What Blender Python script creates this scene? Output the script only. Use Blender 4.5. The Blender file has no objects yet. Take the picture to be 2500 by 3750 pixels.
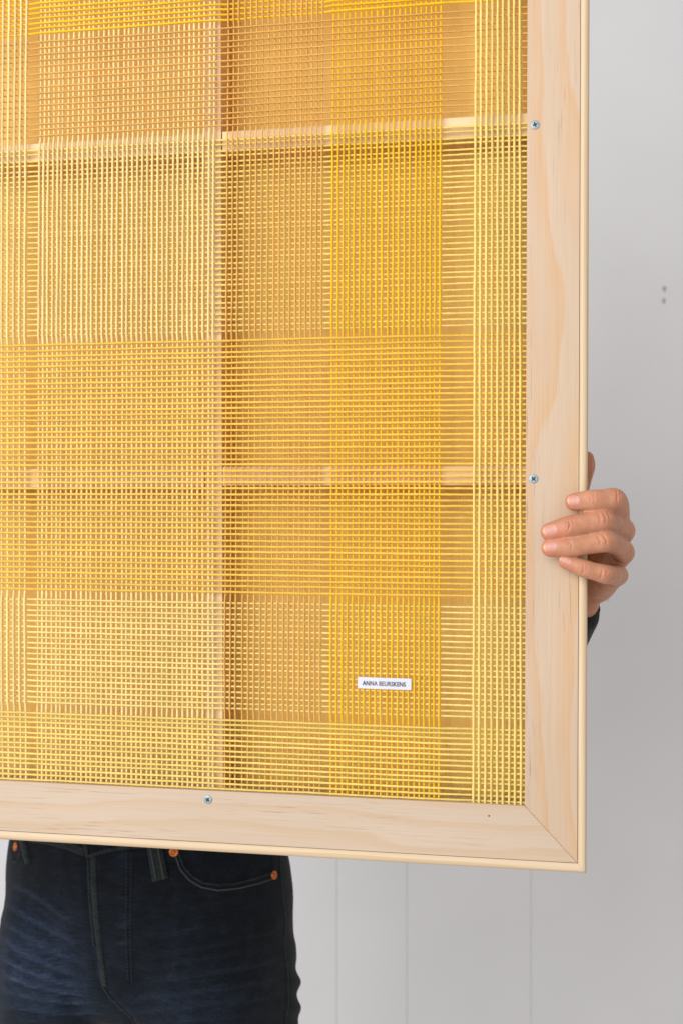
import bpy, bmesh, math, random
import numpy as np
from mathutils import Vector, Matrix
from mathutils.bvhtree import BVHTree

random.seed(7)
rng = np.random.default_rng(7)
scene = bpy.context.scene
COL = scene.collection

# ------------------------------------------------------------------ camera
CAM = Vector((0.0, 0.0, 1.30))
F = 35.0 / 36.0 * 3750.0            # focal length in photograph pixels
cd = bpy.data.cameras.new('camera')
cam = bpy.data.objects.new('camera', cd)
COL.objects.link(cam)
cam.location = CAM
cam.rotation_euler = (math.radians(90), 0, 0)
cd.sensor_fit = 'VERTICAL'
cd.sensor_height = 36.0
cd.sensor_width = 24.0
cd.lens = 35.0
cd.clip_start = 0.02
cd.clip_end = 50
cd.dof.use_dof = True
cd.dof.focus_distance = 0.785
cd.dof.aperture_fstop = 8.0
scene.camera = cam

# ------------------------------------------------------------------ light
w = bpy.data.worlds.new('World')
scene.world = w
w.use_nodes = True
bgn = w.node_tree.nodes['Background']
bgn.inputs[0].default_value = (1.0, 0.975, 0.95, 1)
bgn.inputs[1].default_value = 0.64


def area(name, loc, target, sx, sy, energy, color):
    ld = bpy.data.lights.new(name, 'AREA')
    ld.shape = 'RECTANGLE'
    ld.size, ld.size_y = sx, sy
    ld.energy = energy
    ld.color = color
    o = bpy.data.objects.new(name, ld)
    COL.objects.link(o)
    o.location = loc
    d = Vector(target) - Vector(loc)
    o.rotation_euler = d.to_track_quat('-Z', 'Y').to_euler()
    return o


area('window_light', (-1.7, -1.4, 2.05), (0.0, 0.95, 1.2), 2.7, 2.2, 114, (0.955, 0.98, 1.0))

scene.view_settings.view_transform = 'Standard'
scene.view_settings.look = 'None'
scene.view_settings.exposure = 0.0
scene.view_settings.gamma = 1.0
scene.render.engine = 'CYCLES'
scene.cycles.max_bounces = 10
scene.cycles.diffuse_bounces = 8
scene.cycles.use_denoising = True

# ------------------------------------------------------------------ helpers


def srgb(r, g, b):
    def f(c):
        c /= 255.0
        return c / 12.92 if c <= 0.04045 else ((c + 0.055) / 1.055) ** 2.4
    return (f(r), f(g), f(b), 1.0)


def P(px, py, D):
    """photograph pixel at a depth in metres -> world point"""
    return Vector(((px - 1250.0) / F * D, D, CAM.z - (py - 1875.0) / F * D))


def ray(px, py):
    return Vector(((px - 1250.0) / F, 1.0, -(py - 1875.0) / F))


def to_px(v):
    d = v - CAM
    return 1250 + d.x / d.y * F, 1875 - d.z / d.y * F


def mesh_obj(name, verts, faces, mat=None, parent=None, smooth=False, bevel=0.0, bev_seg=2):
    me = bpy.data.meshes.new(name)
    me.from_pydata([tuple(v) for v in verts], [], faces)
    me.validate()
    if bevel > 0:
        bm = bmesh.new()
        bm.from_mesh(me)
        bmesh.ops.remove_doubles(bm, verts=bm.verts, dist=1e-6)
        bmesh.ops.recalc_face_normals(bm, faces=bm.faces)
        ed = [e for e in bm.edges if len(e.link_faces) == 2 and e.calc_face_angle(0) > 0.6]
        bmesh.ops.bevel(bm, geom=ed, offset=bevel, segments=bev_seg, affect='EDGES', profile=0.5)
        bm.to_mesh(me)
        bm.free()
    else:
        bm = bmesh.new()
        bm.from_mesh(me)
        bmesh.ops.recalc_face_normals(bm, faces=bm.faces)
        bm.to_mesh(me)
        bm.free()
    if smooth:
        me.polygons.foreach_set('use_smooth', [True] * len(me.polygons))
    o = bpy.data.objects.new(name, me)
    COL.objects.link(o)
    if mat:
        me.materials.append(mat)
    if parent:
        o.parent = parent
    return o


def empty(name, loc=(0, 0, 0)):
    o = bpy.data.objects.new(name, None)
    COL.objects.link(o)
    o.location = loc
    o.empty_display_size = 0.05
    return o


def box(x0, x1, y0, y1, z0, z1):
    v = [(x0, y0, z0), (x1, y0, z0), (x1, y1, z0), (x0, y1, z0),
         (x0, y0, z1), (x1, y0, z1), (x1, y1, z1), (x0, y1, z1)]
    f = [(0, 3, 2, 1), (4, 5, 6, 7), (0, 1, 5, 4), (1, 2, 6, 5), (2, 3, 7, 6), (3, 0, 4, 7)]
    return v, f


def prism(poly, n0, n1):
    """polygon in the panel's (s, t) extruded from depth -n0 to -n1"""
    k = len(poly)
    v = [(p[0], -n0, p[1]) for p in poly] + [(p[0], -n1, p[1]) for p in poly]
    f = [tuple(range(k)), tuple(range(2 * k - 1, k - 1, -1))]
    for i in range(k):
        j = (i + 1) % k
        f.append((i, i + k, j + k, j))
    return v, f


class N:
    """small node helper"""

    def __init__(self, name, rough=0.6):
        self.m = bpy.data.materials.new(name)
        self.m.use_nodes = True
        self.nt = self.m.node_tree
        self.b = self.nt.nodes['Principled BSDF']
        self.b.inputs['Roughness'].default_value = rough

    def n(self, t, **kw):
        nd = self.nt.nodes.new(t)
        for k, v in kw.items():
            setattr(nd, k, v)
        return nd

    def l(self, a, b):
        self.nt.links.new(a, b)

    def val(self, sock, v):
        sock.default_value = v

    def coord(self, scale=(1, 1, 1), loc=(0, 0, 0), src='Object'):
        tc = self.n('ShaderNodeTexCoord')
        mp = self.n('ShaderNodeMapping')
        mp.inputs['Scale'].default_value = scale
        mp.inputs['Location'].default_value = loc
        self.l(tc.outputs[src], mp.inputs['Vector'])
        return mp.outputs[0]

    def noise(self, vec, scale=1.0, detail=3, rough=0.5, dist=0.0):
        nd = self.n('ShaderNodeTexNoise')
        nd.inputs['Scale'].default_value = scale
        nd.inputs['Detail'].default_value = detail
        nd.inputs['Roughness'].default_value = rough
        nd.inputs['Distortion'].default_value = dist
        self.l(vec, nd.inputs['Vector'])
        return nd.outputs['Fac']

    def ramp(self, fac, stops, interp='LINEAR'):
        nd = self.n('ShaderNodeValToRGB')
        nd.color_ramp.interpolation = interp
        el = nd.color_ramp.elements
        while len(el) < len(stops):
            el.new(0.5)
        for e, (p, c) in zip(el, stops):
            e.position = p
            e.color = c if len(c) == 4 else (*c, 1)
        self.l(fac, nd.inputs[0])
        return nd.outputs[0]

    def mix(self, fac, a, b, mode='MIX'):
        nd = self.n('ShaderNodeMix', data_type='RGBA', blend_type=mode)
        for s, v in ((nd.inputs[0], fac), (nd.inputs[6], a), (nd.inputs[7], b)):
            if isinstance(v, (int, float)):
                s.default_value = v
            elif isinstance(v, tuple):
                s.default_value = v
            else:
                self.l(v, s)
        return nd.outputs[2]

    def math(self, op, a, b=0.0, clamp=False):
        nd = self.n('ShaderNodeMath', operation=op)
        nd.use_clamp = clamp
        for s, v in ((nd.inputs[0], a), (nd.inputs[1], b)):
            if isinstance(v, (int, float)):
                s.default_value = v
            else:
                self.l(v, s)
        return nd.outputs[0]

    def bump(self, h, strength=0.3, dist=0.001):
        nd = self.n('ShaderNodeBump')
        nd.inputs['Strength'].default_value = strength
        nd.inputs['Distance'].default_value = dist
        self.l(h, nd.inputs['Height'])
        self.l(nd.outputs[0], self.b.inputs['Normal'])

    def color(self, c):
        if isinstance(c, tuple):
            self.b.inputs['Base Color'].default_value = c
        else:
            self.l(c, self.b.inputs['Base Color'])


K1, K0 = (1, 1, 1, 1), (0, 0, 0, 1)


def wood(name, axis, seed, pale, tan, streak, ringfreq=26.0, amount=1.0, rough=0.55, fine=0.75, dash_along=26):
    """pine: slow wavy growth bands along the grain, fine pores as short dashes"""
    m = N(name, rough)

    def sc(along, across):
        return (along, across, across) if axis == 'x' else (across, across, along)
    off = (seed * 3.17, seed * 1.31, seed * 2.23)
    # growth bands: a slow sawtooth across the grain, warped along it
    tc = m.n('ShaderNodeTexCoord')
    sx = m.n('ShaderNodeSeparateXYZ')
    m.l(tc.outputs['Object'], sx.inputs[0])
    cross = sx.outputs['Z'] if axis == 'x' else sx.outputs['X']
    warp = m.noise(m.coord(sc(3.2, 14), off), 1.0, 3.0, 0.5, 0.2)
    warp2 = m.noise(m.coord(sc(14, 60), off), 1.0, 2.0, 0.5)
    ph = m.math('ADD', m.math('MULTIPLY', cross, ringfreq), m.math('MULTIPLY', warp, 3.4))
    ph = m.math('ADD', ph, m.math('MULTIPLY', warp2, 0.22))
    saw = m.math('FRACT', m.math('ADD', ph, seed))
    f1 = m.ramp(saw, [(0.0, K0), (0.42, (0.06, 0.06, 0.06, 1)), (0.80, (0.75, 0.75, 0.75, 1)), (0.90, K1), (0.97, (0.12, 0.12, 0.12, 1)), (1.0, K0)])
    saw2 = m.math('FRACT', m.math('MULTIPLY', ph, 3.0))
    f2 = m.ramp(saw2, [(0.0, K0), (0.75, K1), (1.0, K0)])
    # pores and short dashes
    c2 = m.coord(sc(dash_along, 900), off)
    dash = m.noise(c2, 1.0, 2.0, 0.6)
    c3 = m.coord(sc(5, 55), (off[2], off[0], off[1]))
    dmask = m.noise(c3, 1.0, 2.0, 0.5)
    fd = m.math('MULTIPLY', m.ramp(dash, [(0.60, K0), (0.72, K1)]), m.ramp(dmask, [(0.48, K0), (0.66, K1)]))
    c4 = m.coord(sc(9, 1500), off)
    fib = m.noise(c4, 1.0, 3.0, 0.6)
    c5 = m.coord(sc(4, 9), off)
    blotch = m.noise(c5, 1.0, 2.0, 0.5)
    col = m.mix(m.math('MULTIPLY', f1, 0.85 * amount), pale, tan)
    col = m.mix(m.math('MULTIPLY', f2, 0.16 * amount), col, tan)
    col = m.mix(m.math('MULTIPLY', fd, fine), col, streak)
    fr = m.ramp(fib, [(0.2, (0.90, 0.89, 0.87, 1)), (0.8, (1.05, 1.05, 1.06, 1))])
    col = m.mix(1.0, col, fr, 'MULTIPLY')
    br = m.ramp(blotch, [(0.3, (0.95, 0.94, 0.92, 1)), (0.7, (1.03, 1.03, 1.04, 1))])
    col = m.mix(1.0, col, br, 'MULTIPLY')
    m.color(col)
    hh = m.math('ADD', m.math('MULTIPLY', fib, 0.5), m.math('MULTIPLY', fd, -0.6))
    m.bump(hh, 0.18, 0.0004)
    m.b.inputs['Specular IOR Level'].default_value = 0.3
    return m.m


def yarn_mat(name, c, seed=0):
    m = N(name, 0.95)
    v = m.coord((1, 1, 1), (seed, 0, 0))
    n1 = m.noise(v, 700, 2, 0.6)
    n2 = m.noise(v, 25, 2, 0.5)
    r1 = m.ramp(n1, [(0.3, (0.86, 0.84, 0.80, 1)), (0.7, (1.07, 1.08, 1.12, 1))])
    r2 = m.ramp(n2, [(0.3, (0.96, 0.95, 0.93, 1)), (0.7, (1.03, 1.03, 1.04, 1))])
    oi = m.n('ShaderNodeObjectInfo')
    r3 = m.ramp(oi.outputs['Random'], [(0.0, (0.90, 0.89, 0.86, 1)), (1.0, (1.04, 1.04, 1.05, 1))])
    col = m.mix(1.0, m.mix(1.0, m.mix(1.0, c, r1, 'MULTIPLY'), r2, 'MULTIPLY'), r3, 'MULTIPLY')
    m.color(col)
    m.bump(m.noise(v, 1600, 2, 0.6), 0.5, 0.0004)
    m.b.inputs['Sheen Weight'].default_value = 0.15
    m.b.inputs['Sheen Roughness'].default_value = 0.5
    m.b.inputs['Specular IOR Level'].default_value = 0.03
    tr = m.n('ShaderNodeBsdfTranslucent')
    m.l(m.mix(1.0, col, (1.0, 0.86, 0.50, 1), 'MULTIPLY'), tr.inputs['Color'])
    mx = m.n('ShaderNodeMixShader')
    mx.inputs[0].default_value = 0.27
    out = m.nt.nodes['Material Output']
    m.l(m.b.outputs[0], mx.inputs[1])
    m.l(tr.outputs[0], mx.inputs[2])
    m.l(mx.outputs[0], out.inputs['Surface'])
    return m.m


def plain(name, c, rough=0.6, metal=0.0, spec=0.5):
    m = N(name, rough)
    v = m.coord()
    n1 = m.noise(v, 220, 3, 0.55)
    r = m.ramp(n1, [(0.3, (0.9, 0.9, 0.9, 1)), (0.7, (1.06, 1.06, 1.06, 1))])
    m.color(m.mix(1.0, c, r, 'MULTIPLY'))
    m.b.inputs['Metallic'].default_value = metal
    m.b.inputs['Specular IOR Level'].default_value = spec
    return m.m


# ------------------------------------------------------------------ wall
WD = 2.15


def wall_mat():
    m = N('wall_paint', 0.75)
    v = m.coord()
    n1 = m.noise(v, 3.0, 3, 0.5)
    n2 = m.noise(v, 260, 3, 0.6)
    c = m.ramp(n1, [(0.3, srgb(205, 203, 204)), (0.7, srgb(210, 208, 209))])
    m.color(c)
    m.bump(n2, 0.12, 0.0006)
    m.b.inputs['Specular IOR Level'].default_value = 0.25
    return m.m


MW = wall_mat()
v, f = box(-2.2, 2.0, WD + 0.018, WD + 0.06, 0.0, 2.7)
wall = mesh_obj('wall', v, f, MW)
wall['kind'] = 'structure'
gx = [(px - 1250) / F * WD for px in (1233, 1489, 1943)]
edges = [-2.2, -1.85, -1.58, -1.30, -1.14, -0.86, -0.70, -0.42, -0.27] + gx + [0.86, 1.02, 1.30, 1.57, 2.0]
for a, b in zip(edges[:-1], edges[1:]):
    # board with chamfered long edges (V groove between boards)
    g, c = 0.00015, 0.0009
    prof = [(a + g, WD + 0.0175), (a + g, WD + c), (a + g + c * 0.8, WD), (b - g - c * 0.8, WD), (b - g, WD + c), (b - g, WD + 0.0175)]
    vv = [(x, y, 0.002) for x, y in prof] + [(x, y, 2.7) for x, y in prof]
    k = len(prof)
    ff = [tuple(range(k)), tuple(range(2 * k - 1, k - 1, -1))] + [(i, (i + 1) % k, (i + 1) % k + k, i + k) for i in range(k)]
    mesh_obj('wall_board', vv, ff, MW, wall)
MHOLE = plain('wall_hole', srgb(158, 155, 148), 0.9)
for px, py, rw, rh in ((2431, 1058, 0.0042, 0.0062), (2429, 1102, 0.0036, 0.0060), (2223, 2197, 0.0020, 0.0018)):
    c = P(px, py, WD)
    vv, ff = [], []
    K = 14
    for r_, dy in ((1.0, -0.0006), (0.55, -0.0001)):
        for i in range(K):
            a = 2 * math.pi * i / K
            q = 1 + 0.18 * math.sin(3 * a + px)
            vv.append((c.x + rw * r_ * q * math.cos(a), WD + dy, c.z + rh * r_ * q * math.sin(a)))
    for i in range(K):
        ff.append((i, (i + 1) % K, (i + 1) % K + K, i + K))
    ff.append(tuple(range(K, 2 * K)))
    mesh_obj('wall_hole', vv, ff, MHOLE, wall)

# ------------------------------------------------------------------ the framed weaving: local frame
THETA = math.atan(4.284e-5 * F)
RHO = 0.0035
RP = (Matrix.Rotation(-THETA, 3, 'Z') @ Matrix.Rotation(RHO, 3, 'Y'))
P0 = Vector((0, 0.80, CAM.z))
RT = RP.transposed()
O_L = RT @ (CAM - P0)


def L0(px, py, n=0.0):
    d = RT @ ray(px, py)
    k = (-n - O_L.y) / d.y
    q = O_L + d * k
    return q.x, q.z


TB = L0(1250, 3150)[1]                       # base of the frame


def L(px, py, n=0.0):
    s, t = L0(px, py, n)
    return s, t - TB


panel = empty('framed_weaving', P0 + RP @ Vector((0, 0, TB)))
panel.rotation_euler = RP.to_euler()
panel['label'] = 'yellow and cream yarn grid stretched in a pale pine frame with a white tag'
panel['category'] = 'woven panel'

N_RAIL, N_RBACK = 0.0040, -0.0130
N_BAT, N_BATB = -0.0040, -0.0350
N_BACKB = -0.0385
s_in, t_ = L(1923.5, 1875, N_RAIL)           # inner edge of the right rail
s_out, t_ = L(2117, 1875, N_RAIL)
_, t_in = L(1922, 2952, N_RAIL)              # inner edge of the bottom rail
_, t_out = L(2117, 3161, N_RAIL)
s_left = L(-560, 1875)[0]
t_top = L(1250, -460)[1]
WR = s_out - s_in
HR = t_in - t_out

PALE, TANW, STK = srgb(193, 170, 147), srgb(196, 156, 112), srgb(146, 114, 88)
M_rail_v = wood('pine_upright_rail', 'z', 1.0, PALE, srgb(196, 155, 112), STK, 34.0, 0.75)
M_rail_h = wood('pine_bottom_rail', 'x', 2.2, srgb(192, 172, 152), srgb(187, 155, 120), STK, 48.0, 0.55)
M_strip_v = wood('pine_upright_edge', 'z', 4.1, srgb(205, 183, 154), srgb(196, 160, 118), STK, 150.0, 0.6, fine=0.25)
M_strip_h = wood('pine_bottom_edge', 'x', 5.3, srgb(205, 183, 154), srgb(196, 160, 118), STK, 150.0, 0.6, fine=0.35)
M_bat_v = wood('pine_upright_batten', 'z', 6.5, srgb(222, 195, 152), srgb(214, 174, 120), STK, 80.0, 0.7, fine=0.3)
M_bat_h = wood('pine_cross_batten', 'x', 7.4, srgb(222, 195, 152), srgb(214, 174, 120), STK, 80.0, 0.7, fine=0.3)
M_back = wood('pine_back_yarn_bounce', 'z', 8.8, srgb(224, 187, 102), srgb(215, 169, 80), srgb(158, 106, 40), 60.0, 0.5, 0.6, 0.9, 90)  # yellower than bare pine: light bounced off the yarn put into the colour

# backing board
sB0, sB1 = s_left - WR, s_out + 0.001
tB0, tB1 = t_out - 0.001, t_top + HR
v, f = prism([(sB0, tB0), (sB1, tB0), (sB1, tB1), (sB0, tB1)], N_BATB - 0.0001, N_BACKB)
mesh_obj('backing_board', v, f, M_back, panel)

# rails (mitred), each its own part
g = 0.00007


def jag(p, q, n, amp, upto):
    out = []
    for i in range(1, n):
        u = i / n
        a = amp * (1 if u < upto else 0.12)
        j = random.uniform(0, a) * (random.random() ** 1.5)
        out.append((p[0] + (q[0] - p[0]) * u + j, p[1] + (q[1] - p[1]) * u + j * 0.9))
    return out


mi, mo = (s_in, t_in), (s_out, t_out)
poly_r = [(s_in, t_top + 0.0), (s_in + g, t_in + g)] + jag(mi, mo, 46, 0.0011, 0.62) + [(s_out, t_out + g), (s_out, t_top + HR), ]
poly_r[0] = (s_in, t_top)
poly_r = [(s_in, t_top)] + [(s_in, t_in + 1.2 * g)] + jag((s_in + g, t_in + g), (s_out, t_out + g), 60, 0.0013, 0.62) + [(s_out, t_out + 1.2 * g), (s_out, t_top + HR)]
v, f = prism(poly_r, N_RAIL, N_RBACK)
rail_r = mesh_obj('frame_rail', v, f, M_rail_v, panel, bevel=0.00022, bev_seg=1)
rail_r['label'] = 'upright pine rail with two screws'
poly_b = [(s_in - 1.2 * g, t_in), (s_left, t_in), (s_left - WR, t_out), (s_out - 1.2 * g, t_out)]
v, f = prism(poly_b, N_RAIL - 0.00005, N_RBACK)
rail_b = mesh_obj('frame_rail', v, f, M_rail_h, panel, bevel=0.00035)
rail_b['label'] = 'level pine rail with one screw along the bottom'
dm = Vector((s_out - s_in, t_out - t_in)).normalized()
em = Vector((-dm.y, dm.x)) * 0.0016
a_, b_ = Vector((s_in, t_in)) + dm * 0.0005, Vector((s_out, t_out)) - dm * 0.0005
v, f = prism([tuple(a_ - em), tuple(b_ - em), tuple(b_ + em), tuple(a_ + em)], N_RAIL - 0.0007, N_RAIL - 0.004)
mesh_obj('added_mitre_sliver', v, f, plain('mitre_sliver_tan', srgb(196, 160, 112), 0.7), panel)  # added sliver behind the mitre, keeps the crack from going black
# closing rails beyond the picture
v, f = prism([(s_left, t_in + g), (s_left, t_top), (s_left - WR, t_top + HR), (s_left - WR, t_out + g)], N_RAIL, N_RBACK)
mesh_obj('frame_rail', v, f, M_rail_v, panel, bevel=0.00035)
v, f = prism([(s_left + g, t_top), (s_in - g, t_top), (s_out - g, t_top + HR), (s_left - WR + g, t_top + HR)], N_RAIL, N_RBACK)
mesh_obj('frame_rail', v, f, M_rail_h, panel, bevel=0.00035)

# rounded edge strips, mitred at the corner
sw = L(2151, 1875, 0.003)[0] - s_out
sh = t_out - L(2147, 3199, 0.003)[1]
prof = [(0.05, -0.030), (0.05, 0.0036), (0.11, 0.0041), (0.30, 0.0051), (0.40, 0.0053), (0.55, 0.0053), (0.74, 0.0050),
        (0.86, 0.0044), (0.94, 0.0034), (0.985, 0.0020), (1.0, 0.0002), (1.0, -0.0386), (0.05, -0.0386)]


def strip(pts_a, pts_b, mat):
    k = len(pts_a)
    v = pts_a + pts_b
    f = [tuple(range(k)), tuple(range(2 * k - 1, k - 1, -1))] + [(i, (i + 1) % k, (i + 1) % k + k, i + k) for i in range(k)]
    o = mesh_obj('edge_strip', v, f, mat, panel)
    for p in o.data.polygons:
        p.use_smooth = False
    return o


pr = [(w_ * sw, n_) for w_, n_ in prof]
pb = [(w_ * sh, n_) for w_, n_ in prof]
strip([(s_out + a, -n_, t_out - b + 0.00006) for (a, n_), (b, _) in zip(pr, pb)],
      [(s_out + a, -n_, t_top + HR + b) for (a, n_), (b, _) in zip(pr, pb)], M_strip_v)
strip([(s_out + a - 0.00006, -n_ + 0.00001, t_out - b) for (a, n_), (b, _) in zip(pr, pb)],
      [(s_left - WR - a, -n_ + 0.00001, t_out - b) for (a, n_), (b, _) in zip(pr, pb)], M_strip_h)
for o in panel.children:
    if o.name.startswith('edge_strip'):
        sm = [len(p.vertices) == 4 for p in o.data.polygons]
        o.data.polygons.foreach_set('use_smooth', sm)
        o.data.set_sharp_from_angle(angle=math.radians(40))

# battens behind the yarn
def quad(px):
    return [L(x, y, N_BAT) for x, y in px]


v, f = prism(quad([(748, -420), (807.5, -420), (817.5, 2990), (754, 2990)]), N_BAT, N_BATB)
mesh_obj('upright_batten', v, f, M_bat_v, panel, bevel=0.0003, bev_seg=1)


def level_bar(pxa, yt, yb, pxb, yt2, yb2, lab):
    pts = [L(pxa, yb, N_BAT - .0003), L(pxb, yb2, N_BAT - .0003), L(pxb, yt2, N_BAT - .0003), L(pxa, yt, N_BAT - .0003)]
    v, f = prism(pts, N_BAT - .0003, N_BATB)
    mesh_obj('cross_batten', v, f, M_bat_h, panel, bevel=0.0004, bev_seg=1)


level_bar(814, 481.5, 550, 1932, 413, 490, '')
level_bar(815.5, 1709, 1779.5, 1932, 1705, 1777, '')
level_bar(-590, 569, 634, 745.5, 489, 556, '')
level_bar(-590, 1721, 1789, 749, 1713, 1783, '')

# ------------------------------------------------------------------ yarn
YA = yarn_mat('yarn_cream', srgb(250, 232, 168), 1)
YE = yarn_mat('yarn_butter', srgb(248, 228, 140), 2)
YC = yarn_mat('yarn_camel', srgb(240, 194, 104), 3)
YD = yarn_mat('yarn_gold', srgb(252, 209, 36), 4)
Y1 = yarn_mat('yarn_bright_yellow', srgb(254, 212, 42), 5)
Y2 = yarn_mat('yarn_tan', srgb(238, 188, 102), 6)
Y3 = yarn_mat('yarn_pale_yellow', srgb(249, 228, 130), 7)
Y4 = yarn_mat('yarn_warm_yellow', srgb(250, 213, 92), 8)
Y5 = yarn_mat('yarn_light_cream', srgb(250, 233, 150), 9)
Y6 = yarn_mat('yarn_soft_yellow', srgb(249, 228, 130), 10)

# pixel columns measured at y = 1240
A = [8, 28.7, 51.7, 72.7, 92.5]
A = [-78, -57, -36, -14] + A
B = [x / 3.136 for x in (449, 497, 547, 606, 659, 706, 770, 826, 890, 944, 1004, 1052, 1116, 1173, 1232)] + \
    [400 + x / 3.136 for x in (33, 90, 155, 205, 263, 320, 375, 437, 490, 552, 613, 668, 732, 785, 846, 903, 957, 1018, 1076, 1143, 1193)]
C = [800 + x / 3.136 for x in (91, 154, 212, 290, 355, 422, 491, 557, 627, 690, 755, 812, 878, 936, 996, 1058, 1116, 1176)]
Dg = [1180 + x / 3.136 for x in (106, 172, 235, 294, 358, 425, 484, 547, 612, 677, 748, 805, 869, 934, 995, 1061, 1117, 1172, 1233, 1288, 1345)]
E = [1736.6, 1755.6, 1777.6, 1798.8, 1819.5, 1839, 1861.8, 1881.7, 1902.4]


def lerp(a, b, u):
    return a + (b - a) * u


# (columns, material, radius m, top shift first/last, bottom shift first/last)
VG = [('A', A, YA, 0.00096, (8, 8), (3, 4)),
      ('B', B, YA, 0.00093, (9, 6), (-5, 0)),
      ('C', C, YC, 0.00066, (8, 6), (-7, -5)),
      ('D', Dg, YD, 0.00078, (7, 5), (-4, -3)),
      ('E', E, YE, 0.00094, (5, -2), (-5, 3))]
H1 = [126 - 18.4 * i for i in range(18)]
H2 = [43.6, 67, 93, 115.4, 138, 167, 190, 219, 243.4, 266.8, 291.7, 314, 338, 365.6, 385.8, 410.3]
H3 = [464.5, 481, 507, 523.9, 547.8, 566, 586.7, 605.9, 626.9, 646, 666.5, 685.6, 706.6, 726.4, 745.5, 767.2, 787, 804.5, 826.5, 847, 869,
      890.3, 911.4, 933.7, 954.4, 975.8, 996.2, 1014.4, 1038.3, 1060.6, 1084.2, 1103.6, 1126.6, 1147.3, 1169.6, 1190.4]
H4 = [1228, 1250.5, 1272, 1291, 1312, 1334, 1357.6, 1378.6, 1400, 1420, 1440.6, 1463, 1484, 1503.6, 1522.7, 1545, 1568, 1589.5, 1610.7, 1635,
      1656.6, 1678, 1698, 1722, 1743, 1765, 1788, 1811, 1832.7, 1853, 1875.5, 1897, 1918.4, 1939.8, 1962.8, 1987, 2008.7, 2029, 2054, 2074.5,
      2096.4, 2116.3, 2138, 2158.7, 2181.6]
H5 = [2223, 2244, 2265.6, 2285.5, 2306, 2329, 2350.7, 2372, 2393, 2412.8, 2434.9, 2455.3, 2475.2, 2498.6, 2519, 2539.5, 2561, 2583, 2604, 2624]
H6 = [2667.4, 2685, 2703, 2723.5, 2745, 2763, 2785, 2804, 2826, 2847, 2864.5, 2888, 2908.5, 2928]
HG = [('1', H1, Y1, 0.00083, 105), ('2', H2, Y2, 0.00064, 1664), ('3', H3, Y3, 0.00080, 1664),
      ('4', H4, Y4, 0.00090, 1674), ('5', H5, Y5, 0.00077, 1664), ('6', H6, Y6, 0.00085, 1664)]
VOVER = {'1': 'ACE', '2': 'AE', '3': 'ABCDE', '4': 'E', '5': 'ACDE', '6': 'E'}   # which uprights pass in front

hrows = []       # (group, t, mat, radius)
for gname, rows, mat, r, px in HG:
    for y in rows:
        hrows.append((gname, L(px, y)[1], mat, r))
hspan = {}
for gname, *_ in HG:
    ts = [t for gg, t, *_ in hrows if gg == gname]
    hspan[gname] = (max(ts), min(ts))
vcols = []
for gname, cols, mat, r, (a0, a1), (b0, b1) in VG:
    k = len(cols)
    for i, x in enumerate(cols):
        u = i / (k - 1)
        pt = L(x + lerp(a0, a1, u), 10)
        pm = L(x, 1240)
        pb_ = L(x + lerp(b0, b1, u), 2890)
        co = np.polyfit([pt[1], pm[1], pb_[1]], [pt[0], pm[0], pb_[0]], 2)
        vcols.append((gname, co, mat, r, pm[0]))
vspan = {}
for gname, *_ in VG:
    ss = [c[4] for c in vcols if c[0] == gname]
    vspan[gname] = (min(ss), max(ss))

DN = 0.00078


def smooth_noise(x, amp, freq, seed):
    r = np.random.default_rng(seed)
    out = np.zeros_like(x)
    for k in range(4):
        fr = freq * (1.0 + 0.9 * k)
        out += amp / (1 + 0.6 * k) * np.sin(x * fr * 6.283 + r.uniform(0, 6.28))
    return out


def tube(name, axis, u, lat, dep, rad, mat):
    """yarn along z or x: u along, lat sideways, dep = local y, rad radius"""
    S = 7
    n = len(u)
    ang = np.arange(S) * 2 * math.pi / S
    tw = (u - u[0])[:, None] * 2 * math.pi / 0.0105
    # two-ply: the cross-section is a slightly flattened oval that turns along the yarn
    rr = rad[:, None] * (1 + 0.10 * np.cos(2 * (ang[None, :] - tw)))
    ox = rr * np.cos(ang)[None, :]
    oy = rr * np.sin(ang)[None, :]
    V = np.zeros((n, S, 3))
    if axis == 'z':
        V[:, :, 0] = lat[:, None] + ox
        V[:, :, 2] = u[:, None]
    else:
        V[:, :, 2] = lat[:, None] + ox
        V[:, :, 0] = u[:, None]
    V[:, :, 1] = dep[:, None] + oy
    V = V.reshape(-1, 3)
    i = np.arange(n - 1)[:, None] * S
    j = np.arange(S)[None, :]
    j2 = (j + 1) % S
    Fq = np.stack([i + j, i + j2, i + S + j2, i + S + j], -1).reshape(-1, 4)
    me = bpy.data.meshes.new(name)
    me.from_pydata(V.tolist(), [], Fq.tolist())
    me.polygons.foreach_set('use_smooth', [True] * len(me.polygons))
    me.materials.append(mat)
    o = bpy.data.objects.new(name, me)
    COL.objects.link(o)
    o.parent = panel
    return o


def layer_profile(u, spans, state):
    """spans: list (lo, hi, sign) sorted; smooth interpolation of sign between spans"""
    xs, ys = [], []
    for lo, hi, sg in spans:
        xs += [lo - 0.001, hi + 0.001]
        ys += [sg, sg]
    return np.interp(u, xs, ys)


# uprights
t_lo, t_hi = t_in - 0.004, t_top + 0.004
for idx, (gname, co, mat, r, s0) in enumerate(vcols):
    u = np.arange(t_lo, t_hi, 0.0032)
    lat = np.polyval(co, u) + smooth_noise(u, 0.00009, 7.0, idx) + smooth_noise(u, 0.00004, 40.0, idx + 300)
    sp = sorted([(hspan[h][1], hspan[h][0], 1 if gname in VOVER[h] else -1) for h in hspan])
    n_ = layer_profile(u, sp, None) * DN
    rad = r * (1 + smooth_noise(u, 0.06, 33.0, idx + 900))
    tube('upright_yarn', 'z', u, lat, -n_, rad, mat)
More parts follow.
